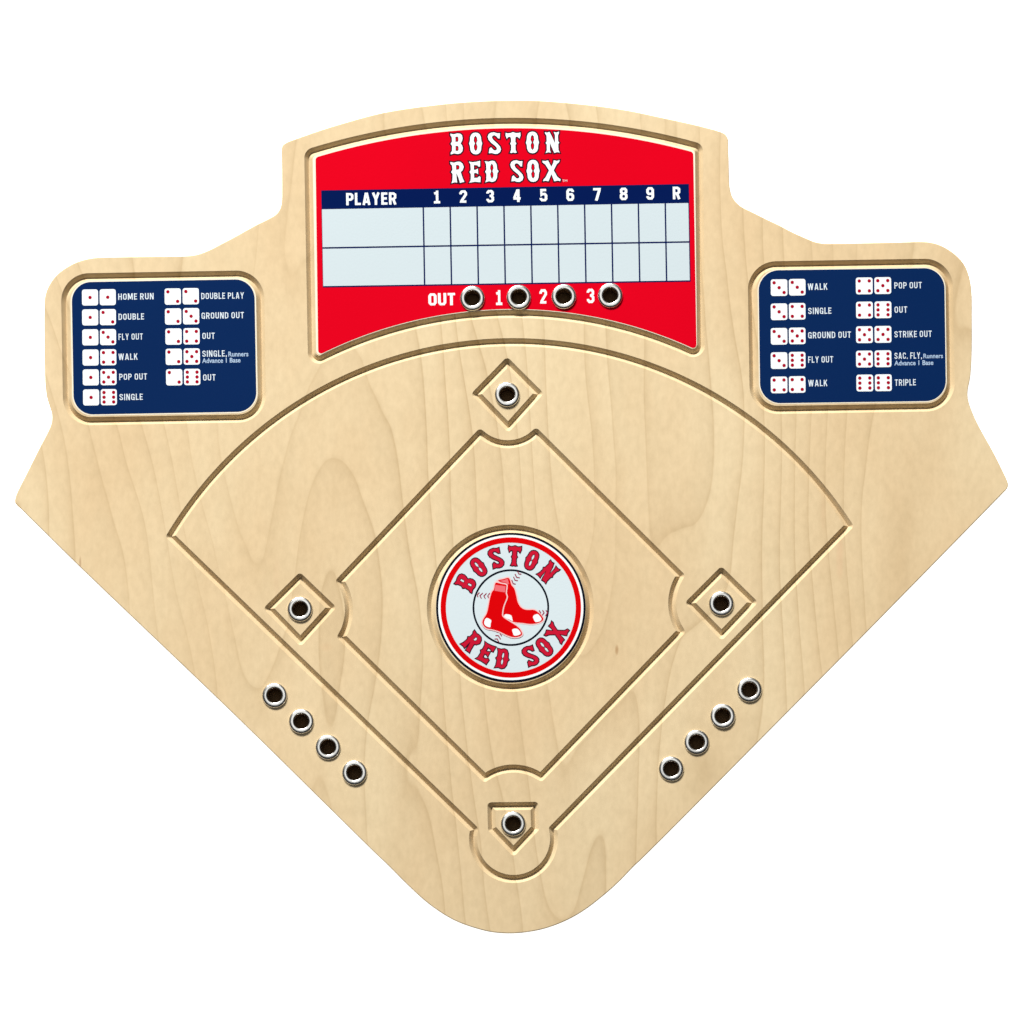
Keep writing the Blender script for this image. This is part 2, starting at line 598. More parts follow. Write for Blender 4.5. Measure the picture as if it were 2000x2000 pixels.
FONT = {
    'A': (15.4, [[(2.6, 0), (7.2, 24)], [(8.2, 24), (12.8, 0)], [(4.5, 6.3), (11, 6.3)]], []),
    'B': (14, [_ST, [(2.5, 21.6), (8.2, 21.6), (10.8, 19.6), (10.8, 15.2), (8.6, 12.5), (2.5, 12.5)],
               [(2.5, 12.4), (9, 12.4), (11.5, 9.8), (11.5, 5), (9, 2.4), (2.5, 2.4)]], []),
    'C': (14, [_C], []), 'D': (14, [_ST, [(2.5, 21.6), (8.6, 21.6), (11.5, 18.5), (11.5, 5.5), (8.6, 2.4), (2.5, 2.4)]], []),
    'E': (11.8, [_ST, [(2.5, 21.7), (11.4, 21.7)], [(2.5, 12.2), (10.4, 12.2)], [(2.5, 2.3), (11.4, 2.3)]], []),
    'F': (11.4, [_ST, [(2.5, 21.7), (11.2, 21.7)], [(2.5, 11.8), (10.2, 11.8)]], []),
    'G': (14, [_C[:-1], [(7.4, 10.6), (11.5, 10.6), (11.5, 0)]], []),
    'H': (14, [_ST, [(11.5, 0), (11.5, 24)], [(2.5, 12.2), (11.5, 12.2)]], []), 'I': (5, [_ST], []),
    'K': (14.2, [_ST, [(3.2, 8.6), (11.2, 24)], [(6.4, 14.5), (11.8, 0)]], []),
    'L': (11.2, [_ST, [(2.5, 2.3), (11, 2.3)]], []),
    'M': (18.4, [_ST, [(15.9, 0), (15.9, 24)], [(3.4, 24), (9.2, 3)], [(15, 24), (9.2, 3)]], []),
    'N': (14.4, [_ST, [(11.9, 0), (11.9, 24)], [(3.0, 23.5), (11.4, 0.5)]], []), 'O': (14, [], [_O]),
    'P': (13.6, [_ST, _P], []), 'R': (14.2, [_ST, _P, [(7.6, 11.4), (11.6, 0)]], []), 'S': (14, [_S], []),
    'T': (12.8, [[(6.4, 0), (6.4, 24)], [(0.4, 21.7), (12.4, 21.7)]], []),
    'U': (14, [[(2.5, 24), (2.5, 5.5), (4.5, 2.5), (9.5, 2.5), (11.5, 5.5), (11.5, 24)]], []),
    'W': (20, [[(2.2, 24), (5.8, 0)], [(5.9, 0), (9.6, 24)], [(10.4, 24), (14.1, 0)], [(14.2, 0), (17.8, 24)]], []),
    'Y': (14.4, [[(2.2, 24), (7.2, 10.6)], [(12.2, 24), (7.2, 10.6)], [(7.2, 12), (7.2, 0)]], []),
    '.': (5, [[(2.5, 0), (2.5, 4.8)]], []), ',': (5, [[(2.5, 4.8), (2.5, 0.4), (1.6, -2.2)]], []), ' ': (4.5, [], []),
    '1': (12, [[(6.6, 0), (6.6, 24)], [(7.4, 21.2), (5, 19.4), (1.4, 18.4)], [(0.8, 1.8), (12, 1.8)]], []),
    '2': (14, [[(2.5, 16.3), (2.5, 18.5), (4.5, 21.5), (9.5, 21.5), (11.4, 18.5), (11.4, 15.5), (4, 4), (3.4, 2.3),
                (12.2, 2.3)]], []),
    '3': (14, [[(2.5, 17.2), (2.5, 18.8), (4.5, 21.5), (9.3, 21.5), (11.2, 19), (11.2, 15.5), (9, 12.6), (6, 12.6)],
               [(8.6, 12.6), (11.5, 9.5), (11.5, 5), (9.5, 2.5), (4.5, 2.5), (2.5, 5.2), (2.5, 7)]], []),
    '4': (14, [[(9.4, 0), (9.4, 24)], [(8.6, 23.6), (2.4, 7.6)], [(0.8, 6.8), (13.4, 6.8)]], []),
    '5': (14, [[(11.8, 21.7), (3.6, 21.7), (3.0, 12.0), (5, 14.2), (9.2, 14.2), (11.5, 11.4), (11.5, 5.2), (9.5, 2.5),
                (4.5, 2.5), (2.5, 5), (2.5, 6.8)]], []),
    '6': (14, [_6], []), '9': (14, [[(14 - x, 24 - y) for x, y in _6]], []),
    '7': (13, [[(0.8, 21.7), (10.9, 21.7), (10.4, 18), (5.6, 0)]], []),
    '8': (14, [], [[(4.6, 21.5), (9.4, 21.5), (11.2, 19.3), (11.2, 15.3), (9, 12.6), (5, 12.6), (2.8, 15.3), (2.8, 19.3)],
                   [(5, 12.4), (9, 12.4), (11.5, 9.5), (11.5, 5), (9.5, 2.5), (4.5, 2.5), (2.5, 5), (2.5, 9.5)]]),
}


def stroke_poly(pl, hw, closed):
    """one polygon (or an outer and inner pair) round a centre line"""
    if closed:
        return [offset(pl, hw), offset(pl, -hw)]
    pl = [np.array(p, float) for p in pl]
    lft, rgt = [], []
    for i, p in enumerate(pl):
        ds = []
        if i:
            ds.append((p - pl[i - 1]) / np.linalg.norm(p - pl[i - 1]))
        if i < len(pl) - 1:
            ds.append((pl[i + 1] - p) / np.linalg.norm(pl[i + 1] - p))
        ns = [np.array([d[1], -d[0]]) for d in ds]
        nm = sum(ns)
        nm = nm / np.linalg.norm(nm)
        k = min(1.5, 1 / max(0.3, float(nm @ ns[0])))
        lft.append(tuple(p + nm * hw * k))
        rgt.append(tuple(p - nm * hw * k))
    return [lft + rgt[::-1]]


def block_text(body, left, base, width, cap, deg, z, mat, name, parent, t=5.4, gap=1.7, centre=False):
    polys, x = [], 0.0
    for ch in body:
        w, op, cl = FONT[ch]
        for pl in op:
            polys.append(stroke_poly([(x + px, py) for px, py in pl], t / 2, False))
        for pl in cl:
            polys.append(stroke_poly([(x + px, py) for px, py in pl], t / 2, True))
        x += w + gap
    x -= gap
    sx, sy = width / x, cap / 24.0
    ca, sa = math.cos(R(deg)), math.sin(R(deg))
    x_off = width / 2 if centre else 0

    def tr(lp):
        return [(left + (px * sx - x_off) * ca - py * sy * sa, base - ((px * sx - x_off) * sa + py * sy * ca)) for px, py
                in lp]

    polys = [[tr(lp) for lp in pg] for pg in polys]

    def keep(c):
        ok = np.zeros(len(c), bool)
        for pg in polys:
            k = inside(pg[0], c) != 0
            if len(pg) > 1:
                k &= inside(pg[1], c) == 0
            ok |= k
        return ok

    pts_, tri_ = triangulate([lp for pg in polys for lp in pg], keep)
    q = MB()
    q.tris(pts_, tri_, z)
    return q.build(name, [mat], parent)


# decorative circus-style capitals with spurs at mid height: outline then counters
O_OUT = [(513, 138), (550, 145), (578, 168), (594, 205), (599, 262), (612, 300), (599, 338), (594, 395), (578, 432),
         (550, 455), (513, 462), (476, 455), (448, 432), (432, 395), (427, 338), (414, 300), (427, 262), (432, 205),
         (448, 168), (476, 145)]
O_IN = [(512, 185), (534, 213), (540, 262), (522, 300), (540, 338), (534, 387), (512, 415), (490, 387), (484, 338),
        (502, 300), (484, 262), (490, 213)]
G = {
    'B': ([(143, 152), (195, 163), (250, 150), (295, 156), (322, 182), (329, 225), (318, 265), (297, 300), (320, 332),
           (331, 372), (322, 415), (294, 447), (250, 458), (195, 447), (145, 462), (146, 436), (165, 408), (168, 335),
           (147, 303), (168, 270), (165, 205), (146, 180)],
          [[(220, 202), (250, 198), (264, 212), (264, 262), (250, 276), (220, 276)],
           [(220, 336), (250, 336), (264, 350), (264, 398), (250, 411), (220, 411)]]),
    'O': (O_OUT, [O_IN]),
    'S': ([(872, 148), (864, 228), (842, 226), (818, 196), (790, 178), (762, 183), (748, 205), (764, 242), (828, 300),
           (868, 344), (883, 388), (868, 428), (828, 454), (785, 454), (745, 440), (697, 444), (710, 372), (734, 356),
           (752, 378), (776, 401), (802, 403), (821, 389), (820, 366), (798, 338), (734, 286), (697, 242), (685, 198),
           (700, 160), (735, 139), (782, 134), (830, 150)], []),
    'T': ([(946, 140), (975, 151), (1015, 148), (1055, 134), (1098, 148), (1138, 148), (1166, 139), (1168, 185),
           (1150, 232), (1130, 208), (1102, 200), (1090, 218), (1088, 278), (1104, 302), (1088, 326), (1090, 398),
           (1108, 436), (1080, 441), (1055, 432), (1032, 441), (1006, 436), (1024, 398), (1026, 326), (1010, 302),
           (1026, 278), (1024, 218), (1008, 200), (980, 208), (962, 232), (945, 185)], []),
    'N': ([(1518, 132), (1550, 142), (1584, 130), (1612, 180), (1664, 298), (1667, 182), (1648, 134), (1688, 142),
           (1728, 129), (1726, 152), (1711, 186), (1712, 268), (1728, 291), (1712, 314), (1715, 398), (1733, 436),
           (1694, 428), (1652, 440), (1636, 404), (1588, 288), (1588, 398), (1602, 436), (1565, 428), (1522, 440),
           (1541, 398), (1542, 314), (1524, 291), (1542, 268), (1541, 182), (1518, 154)], []),
    'R': ([(145, 566), (200, 577), (250, 562), (290, 564), (325, 590), (346, 642), (326, 692), (298, 716), (312, 762),
           (330, 820), (352, 862), (318, 868), (284, 878), (264, 800), (236, 738), (232, 738), (236, 800), (244, 872),
           (205, 866), (158, 880), (174, 832), (177, 745), (154, 714), (176, 685), (171, 620), (147, 592)],
          [[(230, 612), (264, 612), (280, 628), (280, 662), (264, 680), (230, 682)]]),
    'E': ([(415, 556), (460, 568), (530, 562), (583, 548), (582, 634), (562, 638), (540, 615), (490, 610), (488, 682),
           (516, 682), (548, 662), (552, 748), (520, 726), (490, 730), (490, 802), (540, 800), (568, 776), (588, 792),
           (582, 868), (500, 858), (416, 872), (438, 832), (441, 745), (422, 713), (441, 682), (438, 600)], []),
    'D': ([(645, 552), (700, 562), (755, 546), (795, 558), (822, 605), (830, 680), (850, 706), (830, 732), (824, 800),
           (798, 847), (755, 864), (700, 850), (646, 868), (664, 826), (667, 740), (646, 710), (667, 680), (664, 600)],
          [[(750, 588), (769, 620), (773, 665), (757, 703), (773, 741), (769, 786), (749, 820), (729, 786), (723, 741),
            (739, 703), (723, 665), (729, 620)]]),
    'X': ([(1481, 546), (1522, 554), (1564, 543), (1580, 575), (1612, 640), (1643, 578), (1650, 543), (1695, 554),
           (1738, 543), (1730, 570), (1693, 604), (1646, 692), (1700, 790), (1748, 826), (1742, 852), (1700, 844),
           (1652, 854), (1640, 820), (1612, 746), (1580, 820), (1566, 852), (1525, 843), (1486, 850), (1490, 828),
           (1527, 790), (1577, 692), (1525, 606), (1482, 572)], []),
}


def make_letter(ch, cx, cy, w, h, deg, z, fill, line, ol, name, parent):
    out, holes = G[ch]
    xs = [p[0] for p in out]
    ys = [p[1] for p in out]
    mx, my = (min(xs) + max(xs)) / 2, (min(ys) + max(ys)) / 2
    sx, sy = w / (max(xs) - min(xs)), h / (max(ys) - min(ys))
    ca, sa = math.cos(R(-deg)), math.sin(R(-deg))

    def tr(lp):
        return [(cx + (x - mx) * sx * ca - (y - my) * sy * sa, cy + (x - mx) * sx * sa + (y - my) * sy * ca) for x, y in
                lp]

    o1 = tr(out)
    h1 = [tr(q) for q in holes]
    mb = MB()
    ho = []
    for q in h1:
        k = offset(q, -ol * 0.55)
        if signed(k) * signed(q) > 0:
            ho.append(k)
    mb.sheet(offset(o1, ol, 1.5), ho, z, 1)
    mb.sheet(o1, h1, z + 4e-5, 0)
    return mb.build(name, [fill, line], parent)


# ------------------------------------------------------------------ traced outlines
OUTLINE = [(29, 981), (29.5, 972), (33, 962), (54, 920), (74.5, 879), (97, 835), (101, 822), (101, 808), (97, 794),
           (92, 778), (88.5, 755), (87, 720), (86, 650), (86.5, 595), (88, 577), (96, 556), (112, 535), (138, 517),
           (163.5, 507), (189, 502.5), (230, 501.5), (330, 500), (362, 499.5), (383, 497), (404, 490), (430, 477),
           (461, 460.5), (500, 439), (528, 425), (540, 417), (547, 406), (550, 392), (550.5, 370), (550, 310),
           (549.5, 292), (551.5, 284), (559, 278), (580, 270), (615, 257.5), (666, 241.5), (751, 219), (862, 203),
           (930, 197.5), (992, 195.5), (1052, 196), (1155, 205), (1225, 215), (1292, 229), (1360, 244), (1403, 255.5),
           (1415, 260.5), (1421.5, 269), (1423, 288), (1424, 340), (1425.5, 367), (1431, 385), (1445, 401), (1470, 414),
           (1499, 428.5), (1523, 440), (1550, 454), (1577, 466), (1592, 472), (1610, 475), (1640, 475), (1760, 472.5),
           (1800, 471.5), (1818, 473), (1838, 479), (1864, 495), (1884, 517), (1894, 543), (1898, 570), (1898.5, 620),
           (1898, 695), (1895, 738), (1891, 758), (1890, 772), (1893, 788), (1906, 820), (1922, 850), (1939.5, 881),
           (1960, 922), (1967, 937), (1969.5, 946), (1967.5, 954), (1955, 967), (1668, 1260), (1580, 1349), (1250, 1681),
           (1240, 1690), (1210, 1721), (1180, 1748), (1138.6, 1779.5), (1102.3, 1799.5), (1063.5, 1813.7),
           (1026, 1821), (994, 1823), (964, 1821), (934, 1814.4), (887.5, 1797.5), (838.3, 1766), (791.8, 1724),
           (760, 1692), (727, 1660.5), (460, 1398), (157, 1108), (45, 998), (33, 987)]
outline = spline(OUTLINE, 5)

FC, FR = (1001.7, 1447.0), 779.0          # centre of the outfield fence arc
fence = arc3((333, 1047), (995, 668.3), (1658, 1027))
fence += arc3((1080, 1619), (1003, 1716.7), (926, 1620), 3.0)
infield = arc3((937.7, 846.6), (992.5, 867.5), (1047, 845), 3.0) + \
    arc3((1328.7, 1124.6), (1313, 1178.5), (1329.7, 1233.5), 3.0) + \
    arc3((1056.5, 1517.6), (1003, 1501), (947, 1519), 3.0) + \
    arc3((667, 1243.5), (681.5, 1188.5), (664.4, 1135), 3.0)
second = [(990.5, 707.7), (1051.4, 768.5), (992.6, 834), (930.4, 769.6)]
third = [(585.7, 1128.2), (646.5, 1186.5), (587, 1251.9), (525, 1188.3)]
first = [(1408.8, 1116.5), (1470, 1176.4), (1409.4, 1240.3), (1348, 1177.6)]
plate = [(959.8, 1574.8), (1044, 1573.9), (1045, 1617.8), (1003, 1662.5), (961, 1618.6)]


def board_arcs(rb, ct, rt, xl_t, xl_b, xr_t, xr_b, rad):
    """scoreboard outline: arc above, arc below, straight sides"""
    yt = lambda x: ct[1] - math.sqrt(rt ** 2 - (x - ct[0]) ** 2)
    yb = lambda x: FC[1] - math.sqrt(rb ** 2 - (x - FC[0]) ** 2)
    nseg = 90
    top = [(xl_t + (xr_t - xl_t) * i / nseg, yt(xl_t + (xr_t - xl_t) * i / nseg)) for i in range(nseg + 1)]
    bot = [(xr_b + (xl_b - xr_b) * i / nseg, yb(xr_b + (xl_b - xr_b) * i / nseg)) for i in range(nseg + 1)]

    # round each corner by trimming the neighbouring points
    def corner(a, c, r):
        return a, c

    pts = top + bot
    idx = {0: rad[0], nseg: rad[1], nseg + 1: rad[2], 2 * nseg + 1: rad[3]}
    out = []
    nl = len(pts)
    skip = set()
    for i, r in idx.items():
        for k in range(-6, 7):
            j = (i + k) % nl
            if j != i and j not in idx and math.dist(pts[j], pts[i]) < r * 2.0:
                skip.add(j)
    keep = [i for i in range(nl) if i not in skip]
    remap = {keep.index(i): r for i, r in idx.items()}
    return fillet([pts[i] for i in keep], remap)


scoreboard = board_arcs(834, (1003, 1588), 1350, 602, 609.5, 1365.5, 1369.5, (13, 11, 16, 14))
score_red = board_arcs(843.5, (1003, 1588), 1337.5, 616.2, 621.5, 1354, 1360.5, (7, 7, 7, 6))
score_under = board_arcs(842.3, (1003, 1588), 1341.5, 610.6, 617.8, 1357.0, 1361.6, (9, 8, 9, 8))
chart_a = round_rect(319.5, 679.4, 381, 281, 47, 1.0)
chart_a_print = round_rect(320.5, 677.6, 357, 258.5, 38, 1.0)
chart_b = round_rect(1662.7, 656.9, 385, 282.5, 48, 0.95)
chart_b_print = round_rect(1664.5, 655.6, 363, 259.5, 40, 0.8)
emblem = circle((997, 1188), 155.3, 260)

EYE_SCORE = [(922.6, 583), (1013.4, 581), (1101.2, 579.6), (1191.8, 577.6)]
EYE_BASE = [(990.6, 770.8), (585.8, 1190), (1408.8, 1179.2), (1002.4, 1609.2)]
EYE_LEFT = [(536.4, 1358.4), (588.6, 1409), (640.6, 1459.6), (692.4, 1509.4)]
EYE_RIGHT = [(1463.8, 1347.4), (1411.6, 1398.8), (1360.8, 1449.8), (1311, 1501.8)]
EYES = EYE_SCORE + EYE_BASE + EYE_LEFT + EYE_RIGHT

GROOVES = [('outfield_groove', fence), ('infield_groove', infield), ('base_groove', second), ('base_groove', third),
           ('base_groove', first), ('home_plate_groove', plate), ('scoreboard_groove', scoreboard),
           ('chart_groove', chart_a), ('chart_groove', chart_b), ('emblem_groove', emblem)]

# ------------------------------------------------------------------ the setting: an added glowing white backdrop
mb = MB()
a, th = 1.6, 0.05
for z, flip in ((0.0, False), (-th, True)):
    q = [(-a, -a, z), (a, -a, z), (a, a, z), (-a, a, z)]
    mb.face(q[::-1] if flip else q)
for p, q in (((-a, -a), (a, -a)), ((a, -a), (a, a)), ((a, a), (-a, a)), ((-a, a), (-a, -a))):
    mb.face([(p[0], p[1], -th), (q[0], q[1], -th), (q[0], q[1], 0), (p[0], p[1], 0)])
backdrop = mb.build('glow_backdrop', ['glow_white'])
backdrop['kind'] = 'structure'
backdrop['label'] = 'added glowing white backdrop under the wooden board'

# ------------------------------------------------------------------ the board game
game = bpy.data.objects.new('baseball_board_game', None)
C.objects.link(game)
game['label'] = 'pale maple baseball board game with red scoreboard, carved diamond and metal peg holes'
game['category'] = 'board game'

sect = [groove_sections(lp) for _, lp in GROOVES]
edges = []
for t3 in sect:
    left, right = dedupe([t[0] for t in t3]), dedupe([t[2] for t in t3])
    if abs(signed(left)) < abs(signed(right)):
        left, right = right, left
    edges.append((left, right))        # outer, inner
HOLE_R = 18.0
holes = [circle(c, HOLE_R, 28) for c in EYES]
rim = 2.0
top_loop = offset(outline, -rim)


def keep_top(c):
    ok = inside(top_loop, c) != 0
    for o_, i_ in edges:
        ok &= ~((inside(o_, c) != 0) & (inside(i_, c) == 0))
    for h in holes:
        ok &= inside(h, c) == 0
    return ok


mb = MB()
pts, tri = triangulate([top_loop] + [q for e in edges for q in e] + holes, keep_top)
mb.tris(pts, tri, T)
prof = [(-rim, 0.0), (-rim * 0.62, rim * 0.08), (-rim * 0.29, rim * 0.29), (-rim * 0.08, rim * 0.62), (0, rim),
        (-8.0, T / S)]
loops3 = []
for off_, dz in prof:
    lp = offset(outline, off_) if off_ else dedupe(outline)
    loops3.append([P(p, T - dz * S) for p in lp])
loops3[0] = [P(p, T) for p in dedupe(top_loop)] if len(dedupe(top_loop)) == len(loops3[1]) else loops3[0]
nl = len(loops3[0])
for lo, hi in zip(loops3, loops3[1:]):
    for i in range(nl):
        j = (i + 1) % nl
        mb.face([lo[i], lo[j], hi[j], hi[i]])
mb.face([p for p in loops3[-1]])
for h in holes:                                   # drilled sockets below the eyelets
    zb = T - 40 * S
    for p, q in zip(h, h[1:] + h[:1]):
        mb.face([P(p, T), P(q, T), P(q, zb), P(p, zb)])
    mb.face([P(p, zb) for p in h])
board = mb.build('wood_board', ['wood'], game, normals=False)

for (name, lp), t3 in zip(GROOVES, sect):
    g = MB()
    zb = T - GW * S * 1.2
    k = len(t3)
    for i in range(k):
        a3, b3 = t3[i], t3[(i + 1) % k]
        for e0, z0, e1, z1 in ((0, T, 1, zb), (1, zb, 2, T)):
            q = [P(a3[e0], z0), P(b3[e0], z0), P(b3[e1], z1), P(a3[e1], z1)]
            u = []
            for p in q:
                if not u or math.dist(p, u[-1]) > 1e-7:
                    u.append(p)
            if len(u) > 1 and math.dist(u[0], u[-1]) < 1e-7:
                u.pop()
            if len(u) < 3:
                continue
            nrm = (Vector(u[1]) - Vector(u[0])).cross(Vector(u[2]) - Vector(u[0]))
            g.face(u if nrm.z > 0 else u[::-1])
    g.build(name, ['cut'], board)

# ------------------------------------------------------------------ printed panels
Z0 = T + 6e-5
ROT = 0.92


def panel(name, outer, under, ink_, holes_, label):
    p = MB()
    p.sheet(under if isinstance(under, list) else offset(outer, under), holes_, Z0, 1, 4e-5)
    p.sheet(outer, holes_, Z0 + 5e-5, 0, 4e-5)
    o = p.build(name, [ink_, 'under'], game)
    o['label'] = label
    return o


score_holes = [circle(c, HOLE_R, 28) for c in EYE_SCORE]
sb = panel('scoreboard_panel', score_red, score_under, 'red', score_holes,
           'red scoreboard panel with a navy header and two blank score rows')
ZL = Z0 + 1.0e-4

# score table: a navy sheet with pale cells laid on it
TL, TR, BL, BR = (627.3, 372.0), (1345.5, 359.4), (630.6, 561.6), (1348.9, 550.2)


def tb(u, v):
    return tuple((TL[k] * (1 - u) + TR[k] * u) * (1 - v) + (BL[k] * (1 - u) + BR[k] * u) * v for k in (0, 1))


mb = MB()
mb.sheet([tb(0, 0), tb(1, 0), tb(1, 1), tb(0, 1)], score_holes, ZL)
mb.build('score_grid', ['navy'], sb)
us = [0.0] + [0.2768 + 0.0731 * k for k in range(10)] + [1.0]
vs3 = [0.193, 0.594, 1.0]
lu, lv = 0.0021, 0.0084
ZC = ZL + 6e-5
for r_ in range(2):
    for c_ in range(11):
        u0 = us[c_] + (lu * 0.6 if c_ == 0 else lu)
        u1 = us[c_ + 1] - (lu * 1.2 if c_ == 10 else lu)
        v0 = vs3[r_] + (lv * 0.3 if r_ == 0 else lv)
        v1 = vs3[r_ + 1] - (lv if r_ == 0 else lv * 1.6)
        q = [tb(u0, v0), tb(u1, v0), tb(u1, v1), tb(u0, v1)]
        hh = []
        mb = MB()
        mb.sheet(q, hh, ZC)
        mb.build('score_cell', ['cell'], sb)

block_text('PLAYER', 676, 401.2, 99, 24, ROT, ZC, 'white', 'header_word', sb, 4.4, 2.2)
for ch, x, y in (('1', 853.3, 384.8), ('2', 905, 384), ('3', 957.6, 383.4), ('4', 1009.8, 382.4), ('5', 1061.6, 381.4),
                 ('6', 1113.9, 380.5), ('7', 1165.6, 379.7), ('8', 1218.2, 378.9), ('9', 1270, 378), ('R', 1321.7, 377)):
    block_text(ch, x, y + 12.3, 13 if ch == '1' else 15.6, 24.6, ROT, ZC, 'white', 'header_number', sb, 4.5, centre=True)
block_text('OUT', 836.5, 597, 53, 24, ROT, ZL, 'white', 'out_word', sb, 4.5)
for ch, x, y in (('1', 974.6, 581.3), ('2', 1061.3, 579), ('3', 1153.7, 578)):
    block_text(ch, x, y + 14.4, 13 if ch == '1' else 15.6, 28.8, ROT, ZL, 'white', 'out_number', sb, 4.2, centre=True)


def zq(x, y):       # reading of the enlarged wordmark back to traced units
    return 860 + x / 7.43, 240 + y / 7.43


for ch, x0, x1, y0, y1 in (('B', 143, 331, 150, 462), ('O', 414, 612, 138, 462), ('S', 685, 883, 134, 455),
                           ('T', 945, 1170, 132, 442), ('O', 1238, 1437, 124, 446), ('N', 1517, 1734, 126, 442),
                           ('R', 143, 352, 560, 880), ('E', 413, 588, 548, 873), ('D', 644, 850, 545, 868),
                           ('S', 1013, 1208, 540, 862), ('O', 1246, 1446, 534, 862), ('X', 1480, 1748, 540, 854)):
    p0, p1 = zq(x0, y0), zq(x1, y1)
    make_letter(ch, (p0[0] + p1[0]) / 2, (p0[1] + p1[1]) / 2, p1[0] - p0[0] - 1.0, p1[1] - p0[1] - 1.0, ROT, ZL,
                'white', 'maroon', 2.7, 'team_letter', sb)
glyph_text('TM', 1098, 355.3, 10, 4.2, ROT, ZL, 'halo', 'trade_mark', sb, 0.02)

# dice charts
PIPS = {1: [(0, 0)], 2: [(-1, -1), (1, 1)], 3: [(-1, -1), (0, 0), (1, 1)], 4: [(-1, -1), (1, -1), (-1, 1), (1, 1)],
        5: [(-1, -1), (1, -1), (0, 0), (-1, 1), (1, 1)], 6: [(-1, -1), (1, -1), (-1, 0), (1, 0), (-1, 1), (1, 1)]}


def die(nm, cx, cy, sz, parent, deg):
    d = MB()
    d.sheet(round_rect(cx, cy, sz, sz, 4.6, deg), [], ZL, 0)
    ca, sa = math.cos(R(-deg)), math.sin(R(-deg))
    for px, py in PIPS[nm]:
        x, y = px * sz * 0.297, py * sz * 0.297
        d.sheet(circle((cx + x * ca - y * sa, cy + x * sa + y * ca), 3.35, 14), [], ZL + 5e-5, 1)
    return d.build('die_symbol', ['white', 'pip'], parent)


ca_ = panel('dice_chart_panel', chart_a_print, 2.6, 'chart', [],
            'blue dice chart whose pairs begin with one and two pips')
cb_ = panel('dice_chart_panel', chart_b_print, 2.0, 'chart', [],
            'blue dice chart whose pairs begin with three to six pips')
ya = [581.1, 620, 659, 698.4, 737.2, 776.3]
xa1 = [175.9, 176.2, 176.5, 177, 177.4, 178]
for k in range(6):
    die(1, xa1[k], ya[k], 31.4, ca_, 0.6)
    die(k + 1, xa1[k] + 34.6, ya[k] - 0.5, 31.4, ca_, 0.6)
for k, (x, y) in enumerate(((337.5, 579.3), (338.2, 618.3), (339, 657.5), (339.5, 697), (340.3, 737))):
    die(2, x, y, 31.8, ca_, 0.6)
    die(k + 2, x + 35.1, y - 0.6, 31.8, ca_, 0.6)
for body, x, y, w in (('HOME RUN', 230.6, 585.9, 70), ('DOUBLE', 231.1, 625.1, 50.7), ('FLY OUT', 231.2, 664.2, 48.2),
                      ('WALK', 231.2, 703.3, 38.3), ('POP OUT', 232.6, 742.4, 55), ('SINGLE', 233, 781.9, 46.2),
                      ('DOUBLE PLAY', 392.8, 584.6, 84), ('GROUND OUT', 393.3, 623, 83.5), ('OUT', 394.9, 662.4, 25),
                      ('SINGLE,', 394.9, 697.2, 48.5), ('OUT', 396.4, 743.6, 25)):
    block_text(body, x, y, w, 12.4, ROT, ZL, 'caption', 'caption', ca_, 3.1, 2.4)
glyph_text('Runners', 446.2, 696.6, 39, 9.6, ROT, ZL, 'caption2', 'caption', ca_, 0.02)
glyph_text('Advance 1 Base', 394.9, 709.2, 75, 9.4, ROT, ZL, 'caption2', 'caption', ca_, 0.02)

yb_ = [561.9, 609, 657, 704.4, 751.9]
for k, (p, q) in enumerate(((3, 3), (3, 4), (3, 5), (3, 6), (4, 4))):
    die(p, 1521.6, yb_[k], 32.4, cb_, 0.7)
    die(q, 1557.0, yb_[k] - 0.8, 32.4, cb_, 0.7)
for (p, q), (x, y) in zip(((4, 5), (4, 6), (5, 5), (5, 6), (6, 6)),
                          ((1687.9, 558.5), (1688.3, 605.7), (1688.3, 653.8), (1688.3, 701.4), (1689, 748.2))):
    die(p, x, y, 32.8, cb_, 0.7)
    die(q, x + 36.2, y - 0.6, 32.8, cb_, 0.7)
for body, x, y, w in (('WALK', 1577.4, 566.6, 39.2), ('SINGLE', 1578, 613.8, 46), ('GROUND OUT', 1578, 661.2, 84.3),
                      ('FLY OUT', 1578, 708.9, 49.5), ('WALK', 1578.4, 754.9, 38), ('POP OUT', 1746.3, 564, 54.4),
                      ('OUT', 1746.7, 611.3, 25.4), ('STRIKE OUT', 1746.5, 659.4, 73.5),
                      ('SAC. FLY,', 1746.7, 701.4, 54.3), ('TRIPLE', 1747.5, 753.6, 41.5)):
    block_text(body, x, y, w, 12.6, ROT, ZL, 'caption', 'caption', cb_, 3.1, 2.4)
glyph_text('Runners', 1803.4, 700, 38.3, 9.0, ROT, ZL, 'caption2', 'caption', cb_, 0.02)
glyph_text('Advance 1 Base', 1746.7, 714, 76.3, 9.4, ROT, ZL, 'caption2', 'caption', cb_, 0.02)

# round emblem
EC = (997.7, 1186.7)
mb = MB()
mb.sheet(circle(EC, 146.2, 200), [], Z0 + 5e-5, 0, 8e-5)
em = mb.build('emblem_panel', ['disc'], game)
em['label'] = 'round white emblem with a pair of red socks inside a red ring'


def ring(name, r0, r1, mat, z):
    q = MB()
    q.sheet(circle(EC, r1, 200), [circle(EC, r0, 200)], z)
    return q.build(name, [mat], em)


ring('border_ring', 141.8, 146.1, 'black', ZL)
ring('border_ring', 137.2, 141.8, 'white', ZL)
ring('border_ring', 126.8, 137.2, 'sock', ZL)
ring('inner_ring', 71.2, 74.8, 'black', ZL)


def z5(x, y):
    return 800 + x / 4.83, 980 + y / 4.83


